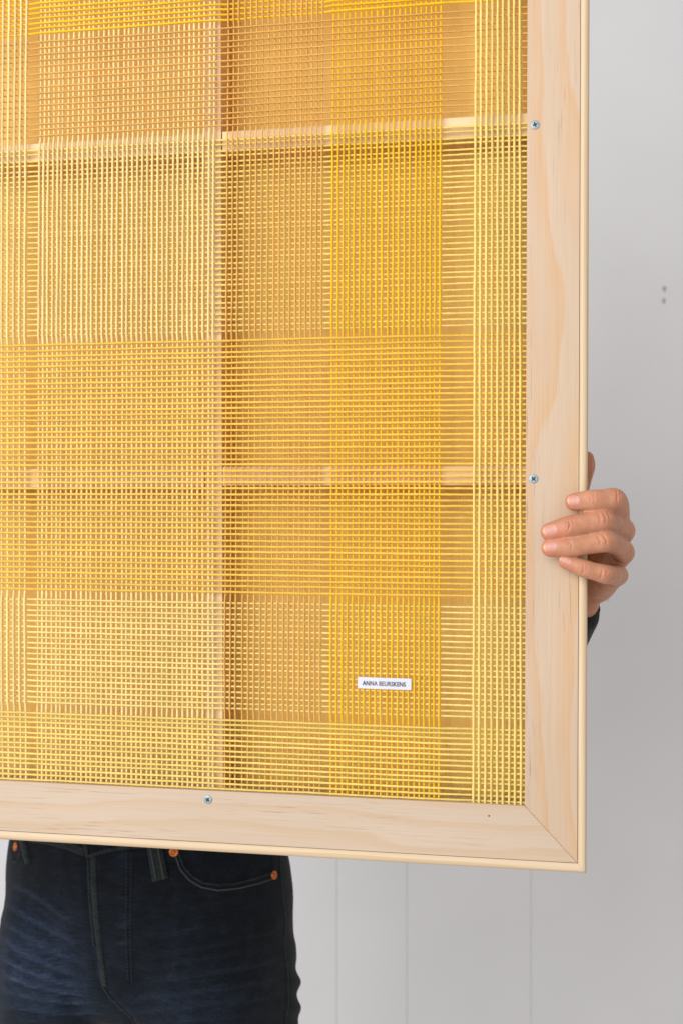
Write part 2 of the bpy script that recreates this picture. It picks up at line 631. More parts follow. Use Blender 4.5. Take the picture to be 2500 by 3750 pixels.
# level yarns
for idx, (gname, t0, mat, r) in enumerate(hrows):
    u = np.arange(s_left - 0.004, s_in + 0.004, 0.0032)
    lat = t0 + smooth_noise(u, 0.00010, 5.0, idx + 2000) + smooth_noise(u, 0.00004, 38.0, idx + 2300)
    sp = sorted([(vspan[vg][0], vspan[vg][1], -1 if vg in VOVER[gname] else 1) for vg in vspan])
    n_ = layer_profile(u, sp, None) * DN
    rad = r * (1 + smooth_noise(u, 0.065, 35.0, idx + 2900))
    tube('level_yarn', 'x', u, lat, -n_, rad, mat)

# loose wool fibres standing off the yarn: nobody could count them
def fuzz(count):
    V, Fc, mi_ = [], [], []
    mats = [YA, YE, YC, YD, Y1, Y2, Y3, Y4, Y5, Y6]
    r_ = random.Random(11)
    for _ in range(count):
        if r_.random() < 0.5:
            gname, co, mat, r, s0 = r_.choice(vcols)
            t = r_.uniform(t_in, L(1250, -60)[1])
            x = float(np.polyval(co, t))
        else:
            gname, t, mat, r = r_.choice(hrows)
            x = r_.uniform(L(-60, 1875)[0], s_in)
        if t > L(1250, -60)[1]:
            continue
        ln_ = r_.uniform(0.002, 0.0055)
        a = r_.uniform(0, 6.283)
        da = r_.uniform(-1.6, 1.6)
        y0_ = r_.uniform(-0.0022, 0.0012)
        p = Vector((x + r_.uniform(-r, r), y0_, t + r_.uniform(-r, r)))
        hw = r_.uniform(0.00002, 0.000042)
        b = len(V)
        for k in range(4):
            d_ = Vector((math.cos(a), r_.uniform(-.25, .1), math.sin(a)))
            e_ = Vector((-d_.z, 0, d_.x)) * hw * (1.0 if k < 3 else 0.3)
            V += [tuple(p - e_), tuple(p + e_)]
            p = p + d_ * ln_ / 3
            a += da / 3
        for k in range(3):
            Fc.append((b + 2 * k, b + 2 * k + 1, b + 2 * k + 3, b + 2 * k + 2))
            mi_.append(mats.index(mat))
    me = bpy.data.meshes.new('yarn_fuzz')
    me.from_pydata(V, [], Fc)
    for mm in mats:
        me.materials.append(mm)
    me.polygons.foreach_set('material_index', mi_)
    o = bpy.data.objects.new('yarn_fuzz', me)
    COL.objects.link(o)
    o.parent = panel
    o['kind'] = 'stuff'


fuzz(42000)

# ------------------------------------------------------------------ name tag
M_tag = N('tag_satin', 0.55)
vt = M_tag.coord((2200, 2200, 2200))
M_tag.color(srgb(202, 200, 209))
M_tag.bump(M_tag.noise(vt, 1.0, 1, 0.5), 0.15, 0.0002)
M_tag = M_tag.m
M_ink = plain('tag_ink', srgb(34, 33, 38), 0.7)
N_T = 0.0027
tl, tr_, br_, bl = [Vector(L(x, y, N_T)) for x, y in ((1309, 2479), (1504.6, 2485.5), (1504, 2527.5), (1309, 2520.5))]
nx, ny = 24, 6
vv, ff = [], []
for side in (0, 1):
    for j in range(ny + 1):
        for i in range(nx + 1):
            a, b = i / nx, j / ny
            q = (tl * (1 - a) + tr_ * a) * (1 - b) + (bl * (1 - a) + br_ * a) * b
            wv = 0.00012 * math.sin(a * 9 + 1) + 0.0002 * (abs(a - 0.5) * 2) ** 4
            vv.append((q.x, -(N_T - wv - side * 0.0004), q.y))
W1 = (nx + 1) * (ny + 1)
for j in range(ny):
    for i in range(nx):
        a = j * (nx + 1) + i
        ff.append((a, a + 1, a + nx + 2, a + nx + 1))
        ff.append((a + W1, a + W1 + nx + 1, a + W1 + nx + 2, a + W1 + 1))
rim = [i for i in range(nx + 1)] + [(j * (nx + 1) + nx) for j in range(1, ny + 1)] + [ny * (nx + 1) + i for i in range(nx - 1, -1, -1)] + [j * (nx + 1) for j in range(ny - 1, 0, -1)]
for a, b in zip(rim, rim[1:] + rim[:1]):
    ff.append((a, b, b + W1, a + W1))
tag = mesh_obj('name_tag', vv, ff, M_tag, panel, smooth=False)
tag['label'] = 'small white cloth tag with dark lettering'
cu = bpy.data.curves.new('lettering', 'FONT')
cu.body = 'ANNA BEURSKENS'
cu.align_x = 'CENTER'
cu.align_y = 'CENTER'
cu.size = 1.0
cu.offset = 0.012
cu.resolution_u = 3
tmp = bpy.data.objects.new('lettering_curve', cu)
COL.objects.link(tmp)
bpy.context.view_layer.update()
me = bpy.data.meshes.new_from_object(tmp.evaluated_get(bpy.context.evaluated_depsgraph_get()))
bpy.data.objects.remove(tmp)
xs = np.array([vv_.co[:] for vv_ in me.vertices])
x0, x1, y0, y1 = xs[:, 0].min(), xs[:, 0].max(), xs[:, 1].min(), xs[:, 1].max()
ta = [Vector(L(x, y, N_T)) for x, y in ((1326.5, 2492.5), (1484, 2498.5), (1484, 2515), (1326.5, 2509.5))]
for vv_ in me.vertices:
    a = (vv_.co.x - x0) / (x1 - x0)
    b = 1 - (vv_.co.y - y0) / (y1 - y0)
    q = (ta[0] * (1 - a) + ta[1] * a) * (1 - b) + (ta[3] * (1 - a) + ta[2] * a) * b
    vv_.co = (q.x, -(N_T + 0.00022), q.y)
me.materials.append(M_ink)
lo = bpy.data.objects.new('lettering', me)
COL.objects.link(lo)
lo.parent = tag

# ------------------------------------------------------------------ screws
M_zinc = plain('zinc_plate', srgb(150, 164, 170), 0.42, 0.3)
M_recess = plain('screw_recess_shade', srgb(50, 62, 66), 0.5, 0.6)


def screw(px, py, rot, parent):
    c = L(px, py, N_RAIL)
    R = 0.0036
    S = 28
    prof_ = [(1.0, -0.0006), (1.0, 0.0002), (0.93, 0.00055), (0.75, 0.00078), (0.62, 0.00085)]
    vv, ff = [], []
    for rr, n_ in prof_:
        for i in range(S):
            a = 2 * math.pi * i / S
            vv.append((c[0] + R * rr * math.cos(a), -(N_RAIL + n_), c[1] + R * rr * math.sin(a)))
    for k in range(len(prof_) - 1):
        for i in range(S):
            a, b = k * S + i, k * S + (i + 1) % S
            ff.append((a, b, b + S, a + S))
    ff.append(tuple(range((len(prof_) - 1) * S, len(prof_) * S)))
    o = mesh_obj('screw', vv, ff, M_zinc, parent, smooth=False)
    # cross recess: four tapering arms, a flat dark star painting its shade
    vv, ff = [], []
    n_ = N_RAIL + 0.00088
    hw, ln = 0.00044, 0.00195
    pts = []
    for k in range(4):
        a = rot + k * math.pi / 2
        d = Vector((math.cos(a), math.sin(a)))
        e = Vector((-d.y, d.x))
        pts += [d * ln - e * hw * 0.95, d * ln * 1.08, d * ln + e * hw * 0.95, d * hw * 1.55 + e * hw * 1.55]
    K = len(pts)
    for p in pts:
        vv.append((c[0] + p.x, -n_, c[1] + p.y))
    for p in pts:
        vv.append((c[0] + p.x * 0.72, -(n_ - 0.0000), c[1] + p.y * 0.72))
    for p in pts:
        vv.append((c[0] + p.x * 0.25, -(n_ + 0.00002), c[1] + p.y * 0.25))
    for k in range(K):
        j = (k + 1) % K
        ff.append((k, j, j + K, k + K))
        ff.append((k + K, j + K, j + 2 * K, k + 2 * K))
    ff.append(tuple(range(2 * K, 3 * K)))
    me = bpy.data.meshes.new('screw')
    # join the recess to the screw as a second material
    bm = bmesh.new()
    bm.from_mesh(o.data)
    base = [bm.verts.new(v_) for v_ in vv]
    for q in ff:
        fc = bm.faces.new([base[i] for i in q])
        fc.material_index = 1
    bm.to_mesh(o.data)
    bm.free()
    o.data.materials.append(M_recess)
    return o


screw(1957.5, 457.5, 0.35, rail_r)
screw(1952, 1753.5, 0.78, rail_r)
screw(762, 2928, 0.95, rail_b)
# small dark nail hole in the bottom rail
c = L(1789, 2988, N_RAIL)
vv = [(c[0] + 0.0007 * math.cos(a) * (1 + .25 * math.sin(2 * a)), -(N_RAIL + 0.0001), c[1] + 0.0006 * math.sin(a)) for a in np.arange(10) * 0.6283]
vv += [(x, y + 0.0012, z) for x, y, z in vv]
ff = [tuple(range(10)), tuple(range(19, 9, -1))] + [(i, (i + 1) % 10, (i + 1) % 10 + 10, i + 10) for i in range(10)]
mesh_obj('nail_hole', vv, ff, plain('nail_hole_dark', srgb(40, 32, 28), 0.9), rail_b)

#PERSON#
# ------------------------------------------------------------------ person
person = empty('person', (-0.21, 1.11, 0.0))
person['label'] = 'person in dark blue jeans standing behind the woven panel, one hand gripping its edge'
person['category'] = 'person'
PINV = Matrix.Translation(-Vector((-0.21, 1.11, 0.0)))


def finish(me, name, mat, parent, smooth=True):
    """world-space mesh -> object under the person"""
    me.transform(PINV)
    if smooth:
        me.polygons.foreach_set('use_smooth', [True] * len(me.polygons))
    me.materials.clear()
    me.materials.append(mat)
    o = bpy.data.objects.new(name, me)
    COL.objects.link(o)
    o.parent = parent
    return o


def catmull(pts, n):
    pts = np.array(pts, float)
    p = np.vstack([2 * pts[0] - pts[1], pts, 2 * pts[-1] - pts[-2]])
    out = []
    for i in range(1, len(p) - 2):
        for k in range(n):
            u = k / n
            out.append(0.5 * ((2 * p[i]) + (-p[i - 1] + p[i + 1]) * u + (2 * p[i - 1] - 5 * p[i] + 4 * p[i + 1] - p[i + 2]) * u * u
                              + (-p[i - 1] + 3 * p[i] - 3 * p[i + 1] + p[i + 2]) * u ** 3))
    out.append(p[-2])
    return np.array(out)


def sweep(pts, n=6, flat=1.0, S=20, caps=True, wide_dir=None, ends=(1.0, 1.0)):
    """closed tube along joints (x, y, z, r) with round ends; flat squeezes the depth"""
    q = catmull(pts, n)
    q[:, 3] = np.maximum(q[:, 3], 1e-4)
    c, r = q[:, :3], q[:, 3]
    t = np.gradient(c, axis=0)
    t /= np.linalg.norm(t, axis=1)[:, None]
    # round caps
    cc, rr, tt = list(c), list(r), list(t)
    head, hr, tail, tr = [], [], [], []
    for a in (80, 60, 40, 20):
        a_ = math.radians(a)
        head.append(c[0] - t[0] * r[0] * math.sin(a_) * ends[0])
        hr.append(r[0] * math.cos(a_))
        tail.append(c[-1] + t[-1] * r[-1] * math.sin(a_) * ends[1])
        tr.append(r[-1] * math.cos(a_))
    cc = head + cc + tail[::-1]
    rr = hr + rr + tr[::-1]
    tt = [t[0]] * 4 + tt + [t[-1]] * 4
    ref = np.array(wide_dir if wide_dir is not None else (0.0, 1.0, 0.0), float)
    V, Fc = [], []
    for k in range(len(cc)):
        T = tt[k]
        v_ = ref - T * ref.dot(T)
        if np.linalg.norm(v_) < 0.2:
            alt = np.array((0.2, 0.3, 1.0))
            v_ = alt - T * alt.dot(T)
        v_ /= np.linalg.norm(v_)
        u_ = np.cross(T, v_)
        for i in range(S):
            a = 2 * math.pi * i / S
            V.append(cc[k] + rr[k] * (math.cos(a) * u_ + math.sin(a) * v_ * flat))
    K = len(cc)
    for k in range(K - 1):
        for i in range(S):
            j = (i + 1) % S
            Fc.append((k * S + i, k * S + j, (k + 1) * S + j, (k + 1) * S + i))
    Fc.append(tuple(range(S - 1, -1, -1)))
    Fc.append(tuple(range((K - 1) * S, K * S)))
    return V, Fc


def fuse(parts, voxel, smooth_it, factor=0.5):
    V, Fc = [], []
    for v, f in parts:
        b = len(V)
        V += [tuple(p) for p in v]
        Fc += [tuple(i + b for i in q) for q in f]
    me = bpy.data.meshes.new('fuse_tmp')
    me.from_pydata(V, [], Fc)
    bm = bmesh.new()
    bm.from_mesh(me)
    bmesh.ops.recalc_face_normals(bm, faces=bm.faces)
    bm.to_mesh(me)
    bm.free()
    o = bpy.data.objects.new('fuse_tmp', me)
    COL.objects.link(o)
    md = o.modifiers.new('r', 'REMESH')
    md.mode = 'VOXEL'
    md.voxel_size = voxel
    if smooth_it:
        ms = o.modifiers.new('s', 'SMOOTH')
        ms.factor = factor
        ms.iterations = smooth_it
    bpy.context.view_layer.update()
    out = bpy.data.meshes.new_from_object(o.evaluated_get(bpy.context.evaluated_depsgraph_get()))
    bpy.data.objects.remove(o)
    bpy.data.meshes.remove(me)
    return out


def seg_dist(px, py, poly):
    """distance of every pixel point to a polyline, and position along it 0..1"""
    best = np.full(px.shape, 1e9)
    pos = np.zeros(px.shape)
    poly = np.array(poly, float)
    ln = np.r_[0, np.cumsum(np.linalg.norm(np.diff(poly, axis=0), axis=1))]
    side = np.zeros(px.shape)
    for i in range(len(poly) - 1):
        a, b = poly[i], poly[i + 1]
        d = b - a
        L2 = d.dot(d)
        u = np.clip(((px - a[0]) * d[0] + (py - a[1]) * d[1]) / L2, 0, 1)
        ex, ey = px - a[0] - u * d[0], py - a[1] - u * d[1]
        ds = np.hypot(ex, ey)
        k = ds < best
        best = np.where(k, ds, best)
        pos = np.where(k, (ln[i] + u * math.sqrt(L2)) / ln[-1], pos)
        side = np.where(k, np.sign(d[0] * ey - d[1] * ex), side)
    return best, pos, side


def proj(co):
    d = co - np.array(CAM)
    return 1250 + d[:, 0] / d[:, 1] * F, 1875 - d[:, 2] / d[:, 1] * F


def get_co(me):
    a = np.empty(len(me.vertices) * 3)
    me.vertices.foreach_get('co', a)
    return a.reshape(-1, 3)


def get_no(me):
    a = np.empty(len(me.vertices) * 3)
    me.vertices.foreach_get('normal', a)
    return a.reshape(-1, 3)


def set_attr(me, name, vals):
    at = me.attributes.new(name, 'FLOAT', 'POINT')
    at.data.foreach_set('value', np.asarray(vals, dtype=np.float32))


def bvh_of(me):
    return BVHTree.FromPolygons([v.co.copy() for v in me.vertices], [tuple(p.vertices) for p in me.polygons])


def cast(bvh, px, py):
    d = ray(px, py).normalized()
    loc, nor, i, dist = bvh.ray_cast(CAM, d, 5.0)
    if loc is not None and nor.dot(d) > 0:
        nor = -nor
    return loc, nor


# ---- jeans
AX, AY, YAW = -0.216, 1.112, math.radians(-13)
cy, sy_ = math.cos(YAW), math.sin(YAW)


def body(x, y, z):
    return (AX + x * cy - y * sy_, AY + x * sy_ + y * cy, z)


def zpx(py, D=1.02):
    return CAM.z - (py - 1875) / F * D


def loft(rings, S=64):
    V, Fc = [], []
    for (z, ax_, bf, bb, cx, cyy, e) in rings:
        for i in range(S):
            a = 2 * math.pi * i / S
            ca, sa = math.cos(a), math.sin(a)
            x = math.copysign(abs(ca) ** e, ca) * ax_
            y = math.copysign(abs(sa) ** e, sa) * (bb if sa > 0 else bf)
            V.append(body(cx + x, cyy + y, z))
    K = len(rings)
    for k in range(K - 1):
        for i in range(S):
            j = (i + 1) % S
            Fc.append((k * S + i, k * S + j, (k + 1) * S + j, (k + 1) * S + i))
    Fc.append(tuple(range(S - 1, -1, -1)))
    Fc.append(tuple(range((K - 1) * S, K * S)))
    return V, Fc


hips = loft([(1.035, .138, .098, .095, 0, 0, .95), (1.0, .145, .101, .10, 0, 0, .95), (.965, .1515, .104, .108, 0, 0, .93),
             (.935, .156, .107, .116, 0, 0, .92), (.905, .160, .108, .124, 0, 0, .92), (.875, .1625, .107, .126, 0, 0, .92),
             (.845, .163, .104, .122, 0, 0, .92), (.815, .160, .101, .115, 0, 0, .95), (.79, .152, .096, .105, 0, 0, 1.0), (.768, .14, .084, .09, 0, 0, 1.0), (.750, .11, .055, .07, 0, 0, 1.0)])


def leg(sx):
    return loft([(.90, .070, .090, .10, sx * .080, 0, 1.0), (.86, .080, .102, .11, sx * .081, 0, 1.0), (.82, .0835, .107, .112, sx * .0815, 0, 1.0),
                 (.78, .0845, .107, .108, sx * .082, 0, 1.0), (.74, .0825, .103, .10, sx * .083, 0, 1.0), (.66, .077, .094, .09, sx * .084, .002, 1.0),
                 (.56, .069, .080, .08, sx * .085, .008, 1.0), (.47, .061, .068, .07, sx * .086, .012, 1.0),
                 (.36, .057, .060, .070, sx * .087, .022, 1.0), (.22, .052, .055, .062, sx * .088, .03, 1.0), (.03, .047, .050, .055, sx * .089, .035, 1.0)])


jm = fuse([hips, leg(-1), leg(1)], 0.0036, 14)
co, no = get_co(jm), get_no(jm)
X, Y = proj(co)
front = np.clip((-no[:, 1] - 0.05) / 0.25, 0, 1)
disp = np.zeros(len(co))
wear_and_light = np.zeros(len(co))


def cpx(pts):
    """crop coordinates of the jeans study view -> photograph pixels"""
    return [(x / 1.3635, 2950 + y / 1.3635) for x, y in pts]


def ridge(pts, amp, wid, wr=0.0, skew=0.0):
    global disp, wear_and_light
    d, pos, sd = seg_dist(X, Y, cpx(pts))
    wid = wid * 0.72
    amp = amp * 1.6
    prof_ = np.exp(-(d / wid) ** 2)
    if skew:
        prof_ = prof_ * np.where(sd > 0, 1.0, 1.0) - skew * np.exp(-((d * sd - wid * 1.6) / (wid * 0.9)) ** 2)
    fade = np.clip(np.sin(np.clip(pos, 0.02, 0.98) * math.pi) * 1.7, 0, 1)
    disp += amp * prof_ * fade * front
    wear_and_light += wr * np.exp(-(d / (wid * 1.1)) ** 2) * fade * front


# whisker folds fanning from the fly over both thighs
for pts, amp, wid, wr in [
    ([(40, 375), (150, 430), (280, 520), (400, 600)], .0016, 12, .35),
    ([(10, 470), (120, 545), (260, 620), (410, 690)], .0022, 13, .55),
    ([(-5, 560), (110, 640), (260, 720), (430, 790)], .0018, 11, .45),
    ([(-8, 640), (120, 735), (280, 810), (450, 855)], .0024, 13, .6),
    ([(-5, 745), (130, 820), (300, 880), (470, 905)], .0024, 12, .75),
    ([(0, 830), (150, 890), (320, 930), (480, 940)], .0022, 12, .85),
    ([(0, 910), (160, 955), (330, 980), (500, 975)], .0024, 12, .7),
    ([(0, 990), (160, 1020), (330, 1035), (520, 1020)], .0022, 12, .5),
    ([(650, 640), (820, 650), (980, 610), (1180, 560)], .0012, 11, .18),
    ([(660, 735), (850, 735), (1050, 700), (1300, 640), (1400, 600)], .0018, 12, .25),
    ([(680, 800), (880, 790), (1100, 750), (1330, 690)], .0014, 10, .2),
    ([(680, 880), (900, 860), (1120, 825), (1330, 780), (1410, 750)], .0024, 13, .42),
    ([(640, 960), (850, 945), (1080, 915), (1300, 880), (1410, 850)], .0024, 12, .5),
    ([(640, 1030), (850, 1010), (1080, 985), (1300, 960), (1420, 930)], .0022, 12, .35),
    ([(700, 1085), (900, 1070), (1100, 1055), (1300, 1040)], .0020, 11, .25),
    ([(680, 500), (900, 520), (1100, 480), (1300, 430)], .0010, 12, .10),
]:
    ridge(pts, amp, wid, wr, 0.45)
# bunched outseam on the right hip
for y_, a_ in ((700, .0022), (760, .0026), (880, .0062), (1010, .0062), (1100, .004)):
    d = np.hypot((X - 1080) / 1.3, Y - (2950 + y_ / 1.3635))
    disp += a_ * np.exp(-(d / 32) ** 2)
# placket: raised flap of the fly, proud of the left side
FL = cpx([(455, 250), (458, 330), (462, 450), (472, 560), (485, 700), (497, 800), (510, 895)])
FR = cpx([(655, 235), (655, 400), (650, 600), (655, 760), (660, 890)])
fl = np.interp(Y, [p[1] for p in FL], [p[0] for p in FL])
fr = np.interp(Y, [p[1] for p in FR], [p[0] for p in FR])
inside = 1 / (1 + np.exp(-(X - fl) / 2.2)) * 1 / (1 + np.exp((X - fr) / 6.0))
inside *= 1 / (1 + np.exp((Y - 3605) / 4.0))
disp += 0.0021 * inside * front
d, pos, sd = seg_dist(X, Y, [(x + 10, y) for x, y in FL])
disp += 0.0011 * np.exp(-(d / 9) ** 2) * front
wear_and_light += 0.55 * np.exp(-(d / 8) ** 2) * front
d, pos, sd = seg_dist(X, Y, [(x - 13, y) for x, y in FL])
disp -= 0.0016 * np.exp(-(d / 9) ** 2) * front
# puckers on the placket
for y_ in np.arange(3135, 3600, 31):
    d = np.hypot((X - np.interp(y_, [p[1] for p in FR], [p[0] for p in FR]) + 22) / 2.6, Y - y_ - 5 * math.sin(y_))
    k_ = 0.6 + 0.5 * math.sin(y_ * 1.7)
    disp += 0.0019 * k_ * np.exp(-(d / 7) ** 2) * front
    wear_and_light += 0.42 * k_ * np.exp(-(d / 8) ** 2) * front
# crotch crease
d, pos, sd = seg_dist(X, Y, cpx([(515, 900), (545, 950), (590, 1000), (650, 1060), (680, 1110)]))
disp -= 0.0022 * np.exp(-(d / 12) ** 2) * front
# sunk groove beside the doubled stitch line of the placket
d, pos, sd = seg_dist(X, Y, FR)
disp -= 0.0007 * np.exp(-(d / 5) ** 2) * front
# pocket bag: the part inside the pocket opening lies a little deeper
POCK = cpx([(893, 235), (915, 300), (955, 350), (1010, 385), (1090, 398), (1180, 390), (1280, 365), (1360, 335)])
d, pos, sd = seg_dist(X, Y, POCK)
inp = (Y < np.interp(X, [p[0] for p in POCK], [p[1] for p in POCK])) & (X > POCK[0][0]) & (X < 1000)
disp -= 0.0014 * inp * np.clip(d / 8, 0, 1) * front
# low-frequency unevenness of worn cloth
for k in range(10):
    kx, kz, ph = rng.uniform(-34, 34), rng.uniform(14, 60), rng.uniform(0, 6.28)
    disp += 0.00026 * np.sin(co[:, 0] * kx * 1.5 + co[:, 2] * kz + ph)
co2 = co + no * disp[:, None]
jm.vertices.foreach_set('co', co2.ravel())
jm.update()
# broad pale areas on the thighs: fading plus light painted into the colour
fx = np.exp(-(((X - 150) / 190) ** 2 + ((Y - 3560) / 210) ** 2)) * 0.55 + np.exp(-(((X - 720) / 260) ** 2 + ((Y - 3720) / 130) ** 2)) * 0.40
left_light = np.interp(X, [0, 330, 420, 1050], [1.0, 0.8, 0.55, 0.38])  # side light painted in: fade strongest on the left, weaker to the right
set_attr(jm, 'wear_and_light', np.clip((wear_and_light * 0.75 + fx * 0.8 * front) * left_light, 0, 1))
jbvh = bvh_of(jm)


def denim(name, dark, fade, strength=1.0):
    m = N(name, 0.9)
    at = m.n('ShaderNodeAttribute', attribute_name='wear_and_light')
    v = m.coord()
    n1 = m.noise(v, 55, 4, 0.6)
    vs = m.coord((70, 70, 620))
    n2 = m.noise(vs, 1.0, 3, 0.65)
    vt_ = m.n('ShaderNodeMapping')
    tc = m.n('ShaderNodeTexCoord')
    m.l(tc.outputs['Object'], vt_.inputs['Vector'])
    vt_.inputs['Rotation'].default_value = (0, math.radians(35), 0)
    vt_.inputs['Scale'].default_value = (1500, 300, 420)
    tw = m.noise(vt_.outputs[0], 1.0, 2, 0.6)
    fac = m.math('MULTIPLY', at.outputs['Fac'], m.math('ADD', 0.55, m.math('MULTIPLY', n1, 0.9)))
    fac = m.math('ADD', fac, m.math('MULTIPLY', m.ramp(n1, [(0.45, K0), (0.85, K1)]), 0.16))
    fac = m.math('MULTIPLY', fac, strength, True)
    col = m.mix(fac, dark, fade)
    sp = m.ramp(tw, [(0.35, (0.62, 0.62, 0.62, 1)), (0.65, (1.4, 1.4, 1.4, 1))])
    col = m.mix(1.0, col, sp, 'MULTIPLY')
    sp2 = m.ramp(n2, [(0.3, (0.62, 0.62, 0.62, 1)), (0.7, (1.45, 1.45, 1.45, 1))])
    col = m.mix(1.0, col, sp2, 'MULTIPLY')
    m.color(col)
    m.bump(m.math('ADD', tw, m.math('MULTIPLY', n2, 0.7)), 0.45, 0.0007)
    m.b.inputs['Sheen Weight'].default_value = 0.05
    m.b.inputs['Specular IOR Level'].default_value = 0.12
    return m.m


M_den = denim('denim', (0.0026, 0.0038, 0.0060, 1), (0.025, 0.037, 0.066, 1))
M_den2 = denim('denim_trim', (0.012, 0.015, 0.016, 1), (0.05, 0.058, 0.062, 1))
M_thread2 = plain('jeans_thread_worn', (0.019, 0.021, 0.023, 1), 0.8)
M_thread = plain('jeans_thread', (0.022, 0.024, 0.027, 1), 0.8)
jeans = finish(jm, 'jeans', M_den, person)
jeans['label'] = 'faded dark blue denim jeans with a button fly'


def ribbon(name, px, width, height, mat, parent, closed=False, lift=0.0, step=9.0, end=False, w_end=None):
    """strip of cloth sewn on the jeans along a traced line"""
    poly = np.array(px, float)
    ln = np.r_[0, np.cumsum(np.linalg.norm(np.diff(poly, axis=0), axis=1))]
    n = max(3, int(ln[-1] / step))
    us = np.linspace(0, ln[-1], n)
    xs_, ys_ = np.interp(us, ln, poly[:, 0]), np.interp(us, ln, poly[:, 1])
    pts = []
    for x, y in zip(xs_, ys_):
        loc, nor = cast(jbvh, x, y)
        if loc is not None:
            pts.append((loc, nor))
    if len(pts) < 3:
        return None
    V, Fc = [], []
    prof_ = [(-1, -0.6), (-0.97, 0.55), (-0.7, 1.0), (0, 1.08), (0.7, 1.0), (0.97, 0.55), (1, -0.6)]
    S = len(prof_)
    for k, (c_, nr) in enumerate(pts):
        a = pts[max(0, k - 1)][0]
        b = pts[min(len(pts) - 1, k + 1)][0]
        T = (b - a).normalized()
        nr = (nr - T * nr.dot(T)).normalized()
        sdv = T.cross(nr)
        w_ = width if w_end is None else lerp(width, w_end, k / (len(pts) - 1))
        for p, q in prof_:
            V.append(c_ + sdv * (p * w_ / 2) + nr * (q * height + lift))
    for k in range(len(pts) - 1):
        for i in range(S - 1):
            Fc.append((k * S + i, k * S + i + 1, (k + 1) * S + i + 1, (k + 1) * S + i))
    Fc.append(tuple(range(S)))
    Fc.append(tuple(range((len(pts) - 1) * S + S - 1, (len(pts) - 1) * S - 1, -1)))
    me = bpy.data.meshes.new(name)
    me.from_pydata([tuple(v_) for v_ in V], [], Fc)
    bm = bmesh.new()
    bm.from_mesh(me)
    bmesh.ops.recalc_face_normals(bm, faces=bm.faces)
    bm.to_mesh(me)
    bm.free()
    return finish(me, name, mat, parent)


ribbon('fly_edge', [(x + 9, y) for x, y in FL], 0.0056, 0.0012, M_den2, jeans, step=7)
ribbon('fly_edge', [(x - 11, y) for x, y in FL[:5]], 0.0026, 0.0009, M_den2, jeans, step=7)
# waistband (lower part shows under the rail)
ribbon('waistband', cpx([(150, 160), (250, 176), (330, 196), (425, 232)]), 0.0085, 0.0014, M_den2, jeans)
ribbon('waistband', cpx([(452, 252), (520, 226), (640, 206), (750, 200)]), 0.0030, 0.0013, M_den2, jeans)
ribbon('waistband', cpx([(420, 165), (430, 200), (440, 255)]), 0.0050, 0.0018, M_den2, jeans)
# belt loops
ribbon('belt_loop', cpx([(120, 160), (132, 215), (150, 284)]), 0.0090, 0.0030, M_den2, jeans, lift=0.001)
ribbon('belt_loop', cpx([(772, 195), (785, 270), (803, 368)]), 0.0155, 0.0030, M_den2, jeans, lift=0.001, w_end=0.0165)
# pocket hems: two rows of ridged stitching
ribbon('belt_loop_edge', cpx([(756, 205), (769, 275), (783, 362)]), 0.0024, 0.0042, M_thread2, jeans, lift=0.001)
ribbon('belt_loop_edge', cpx([(793, 205), (806, 275), (822, 362)]), 0.0024, 0.0042, M_thread2, jeans, lift=0.001)
ribbon('pocket_hem', POCK, 0.0020, 0.0009, M_den2, jeans)
ribbon('pocket_hem', cpx([(876, 250), (900, 318), (945, 372), (1005, 408), (1090, 424), (1190, 414), (1290, 390), (1375, 362)]), 0.0016, 0.0006, M_thread, jeans)
ribbon('pocket_hem', cpx([(62, 180), (60, 240), (72, 285), (90, 280), (104, 235), (108, 190)]), 0.0020, 0.0009, M_den2, jeans)
# side seam
ribbon('side_seam', cpx([(1392, 180), (1400, 330), (1412, 470), (1425, 560), (1418, 700), (1436, 860), (1438, 1000), (1425, 1090)]), 0.0030, 0.0011, M_den2, jeans)
# crotch seam
ribbon('crotch_seam', cpx([(513, 900), (545, 950), (590, 1000), (635, 1035), (660, 1060)]), 0.0026, 0.0012, M_den2, jeans)


# stitches of the placket, each a short thread, joined into one part
def stitches(lines, pitch, ln_, r, name):
    V, Fc = [], []
    for px in lines:
        poly = np.array(px, float)
        L_ = np.r_[0, np.cumsum(np.linalg.norm(np.diff(poly, axis=0), axis=1))]
        for u in np.arange(0, L_[-1] - ln_, pitch):
            q = []
            for k in range(4):
                uu = u + ln_ * k / 3
                loc, nor = cast(jbvh, np.interp(uu, L_, poly[:, 0]), np.interp(uu, L_, poly[:, 1]))
                if loc is not None:
                    q.append(loc + nor * (r * (0.9 if k in (1, 2) else -0.2)))
            if len(q) < 4:
                continue
            b = len(V)
            for k in range(4):
                T = (q[min(3, k + 1)] - q[max(0, k - 1)]).normalized()
                n_ = Vector((0, -1, 0))
                s_ = T.cross(n_).normalized()
                for i in range(5):
                    a = 2 * math.pi * i / 5
                    V.append(q[k] + (s_ * math.cos(a) + n_ * math.sin(a)) * r)
            for k in range(3):
                for i in range(5):
                    j = (i + 1) % 5
                    Fc.append((b + k * 5 + i, b + k * 5 + j, b + k * 5 + 5 + j, b + k * 5 + 5 + i))
    me = bpy.data.meshes.new(name)
    me.from_pydata([tuple(v_) for v_ in V], [], Fc)
    o = finish(me, name, M_thread2, jeans)
    o['kind'] = 'stuff'
    return o


FR2 = cpx([(632, 235), (632, 400), (628, 600), (634, 760), (640, 880)])
stitches([FR, FR2, [(x + 18, y) for x, y in FL], cpx([(455, 262), (520, 236), (640, 216), (745, 212)]),
          cpx([(760, 215), (775, 290), (790, 355)]), cpx([(795, 215), (812, 290), (826, 355)]), POCK], 13, 8, 0.00033, 'stitching')

# rivets
M_cop = plain('copper_rivet', srgb(176, 98, 46), 0.45, 0.7)


